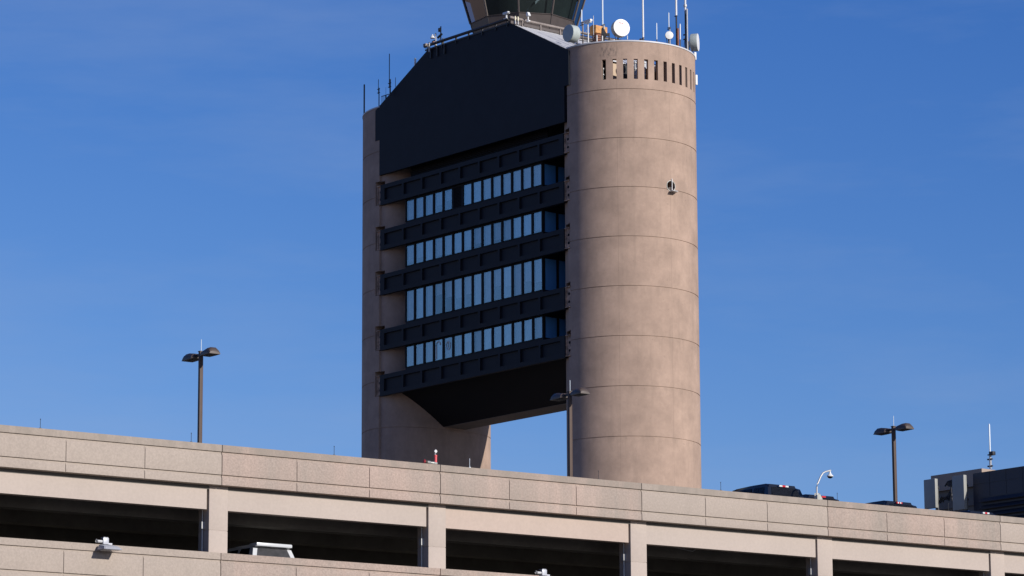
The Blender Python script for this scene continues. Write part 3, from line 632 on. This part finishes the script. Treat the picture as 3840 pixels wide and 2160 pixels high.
# lamp posts along the middle of the roof deck
DECK = TOP - 1.08
def lamp_post(loc, label):
    o = thing('lamp_post', label, 'lamp post', loc, GROT, 'lamp posts on the garage roof'); H = Z(22.75) - DECK
    q = MB(); q.box(-.07, .07, -.07, .07, 0, H + .12, .008); q.build('pole', 'lamp', o)
    q = MB(); q.box(-.085, .085, -.085, .085, H + .121, H + .15); q.build('pole_cap', 'lampdark', o)
    q = MB(); q.tube([(0, -.02, H + .15), (0, -.02, H + .60)], .012, 6); q.build('spike', 'rod', o)
    for sg in (-1, 1):
        b = bmesh.new(); st = [(.30, .16, .11, -.02), (.36, .235, .16, -.045), (.70, .25, .215, -.05), (.96, .25, .215, -.05), (1.04, .245, .15, -.05), (1.10, .235, .03, -.05)]; rings = []
        for y, hw, zt, zb in st:
            prof = [(-hw, zb), (-hw, zb + (zt - zb) * .25), (-hw * .86, zb + (zt - zb) * .66), (-hw * .45, zt), (hw * .45, zt), (hw * .86, zb + (zt - zb) * .66), (hw, zb + (zt - zb) * .25), (hw, zb)]
            rings.append([b.verts.new((x, sg * y, H - .06 + z)) for x, z in prof])
        for A, B_ in zip(rings, rings[1:]):
            for i in range(8): b.faces.new((A[i], A[(i + 1) % 8], B_[(i + 1) % 8], B_[i]))
        b.faces.new(rings[0]); b.faces.new(rings[-1]); m_ = MB(); m_.bm.free(); m_.bm = b; hd = m_.build('lamp_head', 'lampdark', o)
        q = MB(); q.box(-.05, .05, min(sg * .07, sg * .36), max(sg * .07, sg * .36), H - .03, H + .05); q.build('arm', 'steel', hd)
        q = MB(); q.box(-.17, .17, min(sg * .42, sg * .98), max(sg * .42, sg * .98), H - .125, H - .108)
        for i in range(4): q.box(-.13, .13, sg * (.5 + .12 * i) - .03, sg * (.5 + .12 * i) + .03, H - .14, H - .125)
        q.build('lens', 'steel', hd)
    return o
lps = [G + GD * s - GN * 17.0 + Vector((0, 0, DECK)) for s in (8.62, 25.98, 43.46)]
l0 = lamp_post(lps[0], 'twin headed lamp post rising at the left against open sky')
dup(l0, lps[1], 'twin headed lamp post in front of the near pylon of the tower'); dup(l0, lps[2], 'twin headed lamp post at the right behind a parked vehicle')
# red standpipe with gauge
loc = G + GD * 8.57 - GN * .42 + Vector((0, 0, TOP)); o = thing('fire_standpipe', 'red standpipe with a round gauge behind the parapet', 'standpipe', loc, GROT)
q = MB(); q.tube([(0, 0, -1.0), (0, 0, .36)], .048, 14); q.tube([(0, 0, .33), (0, 0, .39)], .056, 14); q.build('riser', 'red', o)
q = MB(); q.tube([(0, -.02, .43), (0, .02, .43)], .0, 4) if False else q.lathe([(.055, -.02), (.058, 0), (.055, .015)], 18, (.0, 0, .52), 'y'); q.tube([(0, 0, .38), (0, 0, .48)], .012, 8); q.tube([(-.05, 0, .42), (0, 0, .42)], .012, 6); q.build('gauge', 'galv', o)
q = MB(); q.tube([(.05, 0, .10), (-.04, 0, .10), (-.1, -.02, .10)], [.05, .062, .05], 12); q.tube([(-.1, -.02, .10), (-.22, -.03, .105), (-.25, -.03, .105), (-.38, -.05, .115)], [.055, .042, .060, .050], 12); q.build('valve', 'brass', o)
q = MB(); q.tube([(-.38, -.05, .115), (-.46, -.06, .12)], .058, 12); q.build('coupling', 'lampdark', o)
q = MB(); pts = [(-.50, -.065 + .055 * math.cos(R(a)), .125 + .062 * math.sin(R(a))) for a in range(0, 361, 20)]; q.tube(pts, .014, 6); q.tube([(-.50, -.065, .07), (-.50, -.065, .18)], .010, 6); q.tube([(-.46, -.06, .12), (-.52, -.066, .125)], .016, 8); q.build('handwheel', 'red', o)
# dome camera on a gooseneck
loc = at_garage(3066, 1868, .12); loc.z = TOP; o = thing('dome_camera', 'white dome camera on a bent pole fixed to the parapet', 'security camera', loc, 0)
def dpx(px, py): 
    p = at_garage(px, py, .12) - loc; return (p.x, p.y - .0, p.z)
q = MB(); pts = [dpx(*p) for p in ((3062, 1866), (3063, 1845), (3063, 1825), (3066, 1814), (3078, 1786), (3086, 1774), (3095, 1769), (3115, 1764))]; q.tube(pts, .031, 12); q.build('gooseneck', 'galv', o)
e0 = dpx(3112.5, 1768); q = MB(); q.lathe([(.03, .0), (.035, -.05), (.075, -.12), (.115, -.15), (.125, -.175), (.11, -.195)], 24, e0); q.build('housing', 'white', o)
q = MB(); q.lathe([(.10, -.196), (.095, -.215), (.07, -.245), (.02, -.26)], 20, e0); q.build('dome', 'dome', o)
q = MB(); q.box(-.11, .07, -.03, .0, -.02, .24); q.prism([(-.11, -.0), (.07, 0), (.12, -.2), (-.02, -.2)], -.06, -.031, 'y') if False else q.box(-.02, .07, -.14, -.03, -.02, .18); q.prism([(.07, .0), (.19, 0), (.07, .24)], -.05, -.02, 'y'); q.build('base_bracket', 'offwhite', o)
# flood lights clamped to the lower spandrel
def flood(s, label):
    loc = G + GD * s + Vector((0, 0, TOP - ST)); o = thing('flood_light', label, 'flood light', loc, GROT, 'grey flood lights on the lower spandrel')
    q = MB(); b = q.bm
    lo = [(-.33, -.10, -.20), (.33, -.10, -.20), (.33, -.62, -.22), (-.33, -.62, -.22)]; hi = [(-.27, -.10, -.02), (.27, -.10, -.02), (.24, -.46, -.09), (-.24, -.46, -.09)]
    A = [b.verts.new(p) for p in lo]; B_ = [b.verts.new(p) for p in hi]
    for i in range(4): b.faces.new((A[i], A[(i + 1) % 4], B_[(i + 1) % 4], B_[i]))
    b.faces.new(A[::-1]); b.faces.new(B_); bmesh.ops.bevel(b, geom=b.edges[:], offset=.02, segments=2, affect='EDGES'); q.build('housing', 'lampgrey', o)
    q = MB(); q.box(-.25, .25, -.56, -.15, -.228, -.222); q.build('lens', 'clearlens', o)
    q = MB(); q.box(-.13, .07, -.14, -.02, -.01, .20, .02); q.box(.07, .2, -.12, -.04, -.01, .04); q.box(-.11, .05, -.12, .1, .205, .22); q.build('junction_box', 'lampgrey', o)
    q = MB(); q.tube([(-.13, -.06, .08), (-.30, -.06, .08)], .05, 10); pts = [(-.34, -.06 + .05 * math.cos(R(a)), .09 + .055 * math.sin(R(a))) for a in range(0, 361, 24)]; q.tube(pts, .012, 6); q.build('conduit_fitting', 'galv', o)
    return o
f0 = flood(-4.22, 'grey flood light on the lower spandrel at the left, casting a dark shadow')
dup(f0, G + GD * 12.72 + Vector((0, 0, TOP - ST)), 'grey flood light at the bottom edge below the middle opening')

# ---------------------------------------------------------------- vehicles (local: rear at y = 0, front at y = length)
def suv(label, s, D, z, paint, glass, H=1.85, Wd=1.0, Ln=4.7, yaw=0.0, name='parked_car', cat='car', group='cars parked nose in along the parapet', pickup=False, brake=(), plate=False):
    loc = G + GD * s - GN * D + Vector((0, 0, z)); o = thing(name, label, cat, loc, GROT + yaw, group)
    belt = H * .60; b = bmesh.new(); gl_end = 3.15 if not pickup else 3.3; ystart = 0.0 if not pickup else 1.55
    st = [(0.0, .86, .38, belt * .93), (.12, .98, .30, belt), (.9, 1.0, .28, belt), (3.0, 1.0, .28, belt), (3.6, .99, .28, belt * .99), (4.45, .94, .30, belt * .90), (Ln, .82, .40, belt * .72)]; rings = []
    for y, w, zb, zt in st:
        w *= Wd * .93; rings.append([b.verts.new(p) for p in ((-w * .96, y, zb), (-w, y, zb + .15), (-w, y, zt - .12), (-w * .95, y, zt), (w * .95, y, zt), (w, y, zt - .12), (w, y, zb + .15), (w * .96, y, zb))])
    for A, B_ in zip(rings, rings[1:]):
        for i in range(8): b.faces.new((A[i], A[(i + 1) % 8], B_[(i + 1) % 8], B_[i]))
    b.faces.new(rings[0]); b.faces.new(rings[-1]); m_ = MB(); m_.bm.free(); m_.bm = b; m_.build('body', paint, o)
    # greenhouse: pillars and roof
    b = bmesh.new(); w0, w1 = .90 * Wd, .70 * Wd; t = H - .07
    st = [(ystart + .06, w0, belt - .02), (ystart + .30, w1 + .01, t), (ystart + .48, w1 - .02, H - .01), (ystart + 1.4, w1, H), (gl_end - .7, w1 - .02, H - .02), (gl_end - .45, w1 - .04, t), (gl_end + .35, w0 - .06, belt - .02)]
    prev = None; L_ = [[b.verts.new((-w, y, z_)), b.verts.new((w, y, z_))] for y, w, z_ in st]
    bl = [b.verts.new((-w0, y, belt - .02)) for y in (ystart + .06, gl_end + .35)]; br_ = [b.verts.new((w0, y, belt - .02)) for y in (ystart + .06, gl_end + .35)]
    for A, B_ in zip(L_, L_[1:]): b.faces.new((A[0], A[1], B_[1], B_[0]))
    b.faces.new([v[0] for v in L_]); b.faces.new([v[1] for v in L_][::-1]); b.faces.new([L_[0][0], L_[-1][0], L_[-1][1], L_[0][1]])
    for v in bl + br_: b.verts.remove(v)
    m_ = MB(); m_.bm.free(); m_.bm = b; bmesh.ops.recalc_face_normals(b, faces=b.faces)
    ed = [e for e in b.edges if all(v.co.z > belt for v in e.verts)]; bmesh.ops.bevel(b, geom=ed, offset=.10, segments=4, affect='EDGES')
    roof = m_.build('cabin', paint, o)
    def lerp(f, lo, hi): return lo + (hi - lo) * f
    # rear glass, proud of the tailgate slope
    q = MB(); zs = (belt + .03, t - .09); ys = [ystart + .06 + .24 * (zz_ - belt + .02) / (t - belt + .02) - .012 for zz_ in zs]; ws = [lerp((zz_ - belt) / (t - belt), w0, w1) - .16 for zz_ in zs]
    vs = [q.bm.verts.new(p) for p in ((-ws[0], ys[0], zs[0]), (ws[0], ys[0], zs[0]), (ws[1], ys[1], zs[1]), (-ws[1], ys[1], zs[1]))]; f = q.bm.faces.new(vs); bmesh.ops.solidify(q.bm, geom=[f], thickness=.01); q.build('rear_window', glass, o)
    for sg in (-1, 1):
        edges = [(ystart + .42, ystart + 1.12), (ystart + 1.22, ystart + 2.02), (ystart + 2.12, gl_end - .35)]
        for y0, y1 in edges:
            if y1 <= y0 + .15: continue
            q = MB(); xs = [sg * (lerp((zz_ - belt) / (t - belt), w0, w1) + .008) for zz_ in (belt + .05, t - .07)]
            vs = [q.bm.verts.new(p) for p in ((xs[0], y0, belt + .05), (xs[0], y1 + .12, belt + .05), (xs[1], y1 - .05, t - .07), (xs[1], y0 + .05, t - .07))]; f = q.bm.faces.new(vs); bmesh.ops.solidify(q.bm, geom=[f], thickness=.006); q.build('side_window', 'carglass', o)
    q = MB(); vs = [q.bm.verts.new(p) for p in ((-w0 + .18, gl_end + .36, belt + .04), (w0 - .18, gl_end + .36, belt + .04), (w1 - .1, gl_end - .42, t - .05), (-w1 + .1, gl_end - .42, t - .05))]; f = q.bm.faces.new(vs); bmesh.ops.solidify(q.bm, geom=[f], thickness=.02); q.build('windscreen', 'carglass', o)
    if paint == 'carwhite':
        q = MB(); b2 = q.bm; q.box(-w1 * 1.0, w1 * 1.0, ystart + .10, ystart + .62, t - .05, t + .075, .045); sp = q.build('spoiler', paint, o)
    if brake:
        cx, wd_, cols = brake; yb = ystart + (.0 if not pickup else .15)
        for i, cm in enumerate(cols):
            q = MB(); q.box(cx - wd_ + 2 * wd_ * i / len(cols), cx - wd_ + 2 * wd_ * (i + 1) / len(cols) - .004, yb + .235, yb + .32, t - .065, t - .005); q.build('brake_light', cm, o)
    for sg in (-1, 1):
        q = MB(); q.box(min(sg * .70 * Wd, sg * .90 * Wd), max(sg * .70 * Wd, sg * .90 * Wd), -.015, .10, belt - .42, belt - .08, .02); q.build('tail_light', 'taillight', o)
    q = MB(); q.box(-.26, .26, -.03, -.005, belt - .40, belt - .26); q.build('number_plate', 'clearlens', o)
    for y in (.85, 3.75):
        for sg in (-1, 1):
            q = MB(); q.lathe([(.2, -.1), (.34, -.11), (.36, 0), (.34, .11), (.2, .1)], 20, (sg * .86 * Wd, y, .36), 'x'); wh = q.build('wheel', 'tyre', o); q = MB(); q.lathe([(.21, -.115), (.21, .115)], 16, (sg * .86 * Wd, y, .36), 'x'); q.build('rim', 'galv', wh)
    return o
def sD(px, py, D): 
    p = at_garage(px, py, D) - G; return p.dot(GD)
LOW = TOP - ST - 1.08
suv('white boxy vehicle with a dusty rear window inside the lower deck', sD(1030, 2060, 1.2), 1.1, LOW, 'carwhite', 'carglass_pale', H=1.68, Wd=.98, brake=(0.05, .12, ('clearlens',)))
suv('tall black vehicle left of the dome camera with a red brake strip', sD(2951, 1850, 1.3), 1.2, DECK, 'carblack', 'carglass', H=1.80, Wd=1.02, brake=(-.02, .22, ('clearlens', 'taillight', 'clearlens')))
suv('low black vehicle behind the base of the dome camera', sD(3098, 1865, 2.1), 2.0, DECK, 'carblack', 'carglass', H=1.68, Wd=1.0, brake=(.0, .1, ('taillight',)))
suv('black vehicle in front of the right lamp post with a red and clear light', sD(3390, 1890, 1.6), 1.5, DECK, 'carblack', 'carglass', H=1.63, Wd=1.0, brake=(-.1, .14, ('taillight', 'clearlens', 'taillight', 'clearlens', 'taillight')))
suv('grey vehicle whose flat top just shows left of the pale shrouds', sD(3505, 1905, 1.6), 1.5, DECK, flat('grey_car_paint', (.07, .07, .075), .3), 'carglass', H=1.40, Wd=1.0, brake=(0, .1, ('taillight',)))
suv('black vehicle at the right with a white and red brake light', sD(3700, 1922, 1.6), 1.5, DECK, 'carblack', 'carglass', H=1.54, Wd=.98, brake=(.1, .17, ('clearlens', 'taillight', 'clearlens')))

# ---------------------------------------------------------------- terminal building at the right, aligned with the tower
YB = 200.0
pA = at(3496, 1784, YB + 3); pB = at(3648, 1776, YB - 4)
bl = thing('terminal_building', 'dark navy building with louvers and a beige penthouse behind the garage', 'building', (pB.x, pB.y, 0), TROT)
zN = pB.z
q = MB(); q.box(0, 26, 0, 18, 0, zN); q.build('wall', 'navypanel', bl)
q = MB()
for x in [1.27 * i for i in range(1, 20)]: q.box(x - .012, x + .012, -.012, .05, 0, zN)
q.box(0, 26, -.012, .05, zN - .66, zN - .64); q.build('panel_seam', 'steel', bl)
zl = zN - 1.45
q = MB(); q.box(.6, 26, -.03, .05, 4, zl)
for i in range(18): q.prism([(-.22, zl - .30 - .42 * i), (-.031, zl - .06 - .42 * i), (-.031, zl - .12 - .42 * i), (-.20, zl - .34 - .42 * i)], .6, 26, 'x')
for x in (4.15, 8.9): q.box(x - .06, x + .06, -.24, -.03, 4, zl)
q.build('louver', 'louver', bl)
# beige penthouse beyond
lp = Vector((pA.x - pB.x, pA.y - pB.y, 0)); ax, ay = lp.dot(U), lp.dot(V); zP = pA.z
pC = at(3637, 1763, YB - 1); wP = (Vector((pC.x - pA.x, pC.y - pA.y, 0))).dot(U); wP = 4.0
q = MB(); q.box(ax, ax + wP - .25, ay + .2, ay + 10, 0, zP - 1.0); q.build('penthouse_wall', 'greywall', bl)
q = MB(); q.box(ax - .12, ax + wP, ay, ay + 10.2, zP - .99, zP); q.build('penthouse_cornice', 'beige', bl)
q = MB(); q.box(ax + .1, ax + wP - .3, ay + .12, ay + .2, zP - 2.1, zP - 1.6); q.tube([(ax + wP - .1, ay + .1, 0), (ax + wP - .1, ay + .1, zP - 1.3)], .22, 10); q.build('duct', 'greywall', bl)
# antenna shrouds
def shroud(label, x0, xf, x1, yt, yb, Y):
    a = at(x0, yt, Y); c = at(xf, yt, Y); d = at(x1, yt, Y); bt = at(xf, yb, Y).z
    p = at((x0 + xf) / 2, yb, Y); o = thing('antenna_shroud', label, 'antenna', (p.x, p.y, bt), TROT, 'pale antenna shrouds beside the penthouse')
    fw = (c.x - a.x) / U.x; sd = (d.x - c.x) / V.x; H_ = a.z - bt; q = MB(); q.box(-fw / 2, fw / 2, 0, sd, 0, H_, .03); q.build('shroud', 'shroud', o)
    q = MB(); q.box(-.1, .1, sd, sd + .5, H_ * .3, H_ * .36); q.box(-.1, .1, sd, sd + .5, H_ * .7, H_ * .76); q.tube([(0, sd + .45, -3.0), (0, sd + .45, H_ * .8)], .06, 8); q.build('mount', 'steel', o); return o
shroud('left pale boxy antenna shroud against the sky', 3469, 3506, 3518, 1797, 1906, YB + .5)
shroud('right pale boxy antenna shroud in front of the penthouse', 3576, 3614, 3627, 1783, 1912, YB - 4.0)
for px, py in ((3560, 1838), (3530, 1872), (3565, 1866)):
    pass
o = thing('cable_bundle', 'tangle of black cables between the two pale shrouds', 'cables', at(3545, 1880, YB + .2), TROT); q = MB()
for i in range(7): q.tube([(-.6 + .12 * i, .1 * (i % 3), -.1 + .06 * i), (-.3 + .1 * i, 0, .3 - .05 * i), (0.1 + .05 * i, .1, .1 + .12 * i), (.55, 0, .45 - .08 * i)], .05, 6)
for i in range(5): q.tube([(0, .05 * i, .9 + .05 * i), (.25, 0, 1.15 - .06 * i), (.6, .05, 1.2 - .1 * i)], .05, 6)
q.build('cable', 'steel', o)
o = whip('pale whip with clamps on the navy building at the right', 3713, 1589, 1702, YB - 6, .045, 'rod', base=zN, mast=(.07, 1705, 'galv'), group=None, name='whip_antenna')
q = MB(); hz = at(3713, 1702, YB - 6).z - zN; q.box(.0, .32, -.12, .12, hz - .1, hz + .12, .03); q.box(-.2, .15, -.05, .05, hz - .35, hz - .27); q.box(-.2, .15, -.05, .05, hz - .75, hz - .67); q.build('clamp', 'steel', o)

# ---------------------------------------------------------------- light, sky, camera
SUN_EL, SUN_AZ = R(22.0), R(180 - 49.5)     # azimuth measured from +Y towards +X
sd = Vector((math.sin(SUN_AZ) * math.cos(SUN_EL), math.cos(SUN_AZ) * math.cos(SUN_EL), math.sin(SUN_EL)))
ld = bpy.data.lights.new('sun', 'SUN'); ld.energy = 5.0; ld.angle = R(.53); ld.color = (1.0, .955, .905)
lo = bpy.data.objects.new('sun', ld); C.objects.link(lo); lo.rotation_euler = (-sd).to_track_quat('-Z', 'Y').to_euler(); lo.location = (0, 0, 200)
wd = bpy.data.worlds.new('World'); bpy.context.scene.world = wd; wd.use_nodes = True; nt = wd.node_tree
bg = nt.nodes['Background']; sk = N(nt, 'ShaderNodeTexSky', sky_type='NISHITA'); sk.sun_disc = False; sk.sun_elevation = SUN_EL; sk.sun_rotation = SUN_AZ
sk.altitude = 300; sk.air_density = 1.0; sk.dust_density = .3; sk.ozone_density = 3.0
bg.inputs['Strength'].default_value = .07
tc = N(nt, 'ShaderNodeTexCoord'); mp = N(nt, 'ShaderNodeMapping'); mp.inputs['Scale'].default_value = (1.0, 1.0, 5.0); mp.inputs['Rotation'].default_value = (0, R(6), 0); L(nt, tc.outputs['Generated'], mp.inputs['Vector'])
cf = ramp(nt, noise(nt, mp.outputs['Vector'], 6.0, 7, .6), .45, .85, (0, 0, 0, 1), (.30, .30, .30, 1))
spx = N(nt, 'ShaderNodeSeparateColor'); L(nt, sk.outputs['Color'], spx.inputs[0]); cbx = N(nt, 'ShaderNodeCombineColor')
for i, (a_, g_) in enumerate(((.355, 1.8), (.662, 1.3), (1.85, .9))):     # a clear cold winter sky: deeper blue overhead than the sky model gives
    m1 = N(nt, 'ShaderNodeMath', operation='POWER'); m1.inputs[1].default_value = g_; L(nt, spx.outputs[i], m1.inputs[0])
    m2 = N(nt, 'ShaderNodeMath', operation='MULTIPLY'); m2.inputs[1].default_value = a_; L(nt, m1.outputs[0], m2.inputs[0])
    m3 = N(nt, 'ShaderNodeMath', operation='MINIMUM'); m3.inputs[1].default_value = 11.0; L(nt, m2.outputs[0], m3.inputs[0]); L(nt, m3.outputs[0], cbx.inputs[i])
L(nt, mix(nt, cf, cbx.outputs[0], (4.2, 5.6, 8.6, 1)), bg.inputs['Color'])
cd = bpy.data.cameras.new('camera'); cam = bpy.data.objects.new('camera', cd); C.objects.link(cam)
cd.sensor_fit = 'HORIZONTAL'; cd.sensor_width = 36.0; cd.lens = 36.0 * F / 3840; cd.clip_start = .5; cd.clip_end = 6000
fw = Vector((0, math.cos(PIT), math.sin(PIT))); up = Vector((0, -math.sin(PIT), math.cos(PIT))); rt = Vector((1, 0, 0))
c, s = math.cos(ROL), math.sin(ROL)
r2 = rt * c - up * (-s) * -1 if False else rt * c + up * (-s) * -1
# image right = rt rotated so that verticals lean as in the photograph
r2 = rt * c - up * s; u2 = rt * s + up * c
cam.matrix_world = Matrix(((r2.x, u2.x, -fw.x, 0), (r2.y, u2.y, -fw.y, 0), (r2.z, u2.z, -fw.z, CAMZ), (0, 0, 0, 1)))
bpy.context.scene.camera = cam
vs_ = bpy.context.scene.view_settings; vs_.view_transform = 'Standard'; vs_.look = 'None'; vs_.exposure = 0.0; vs_.gamma = 1.0
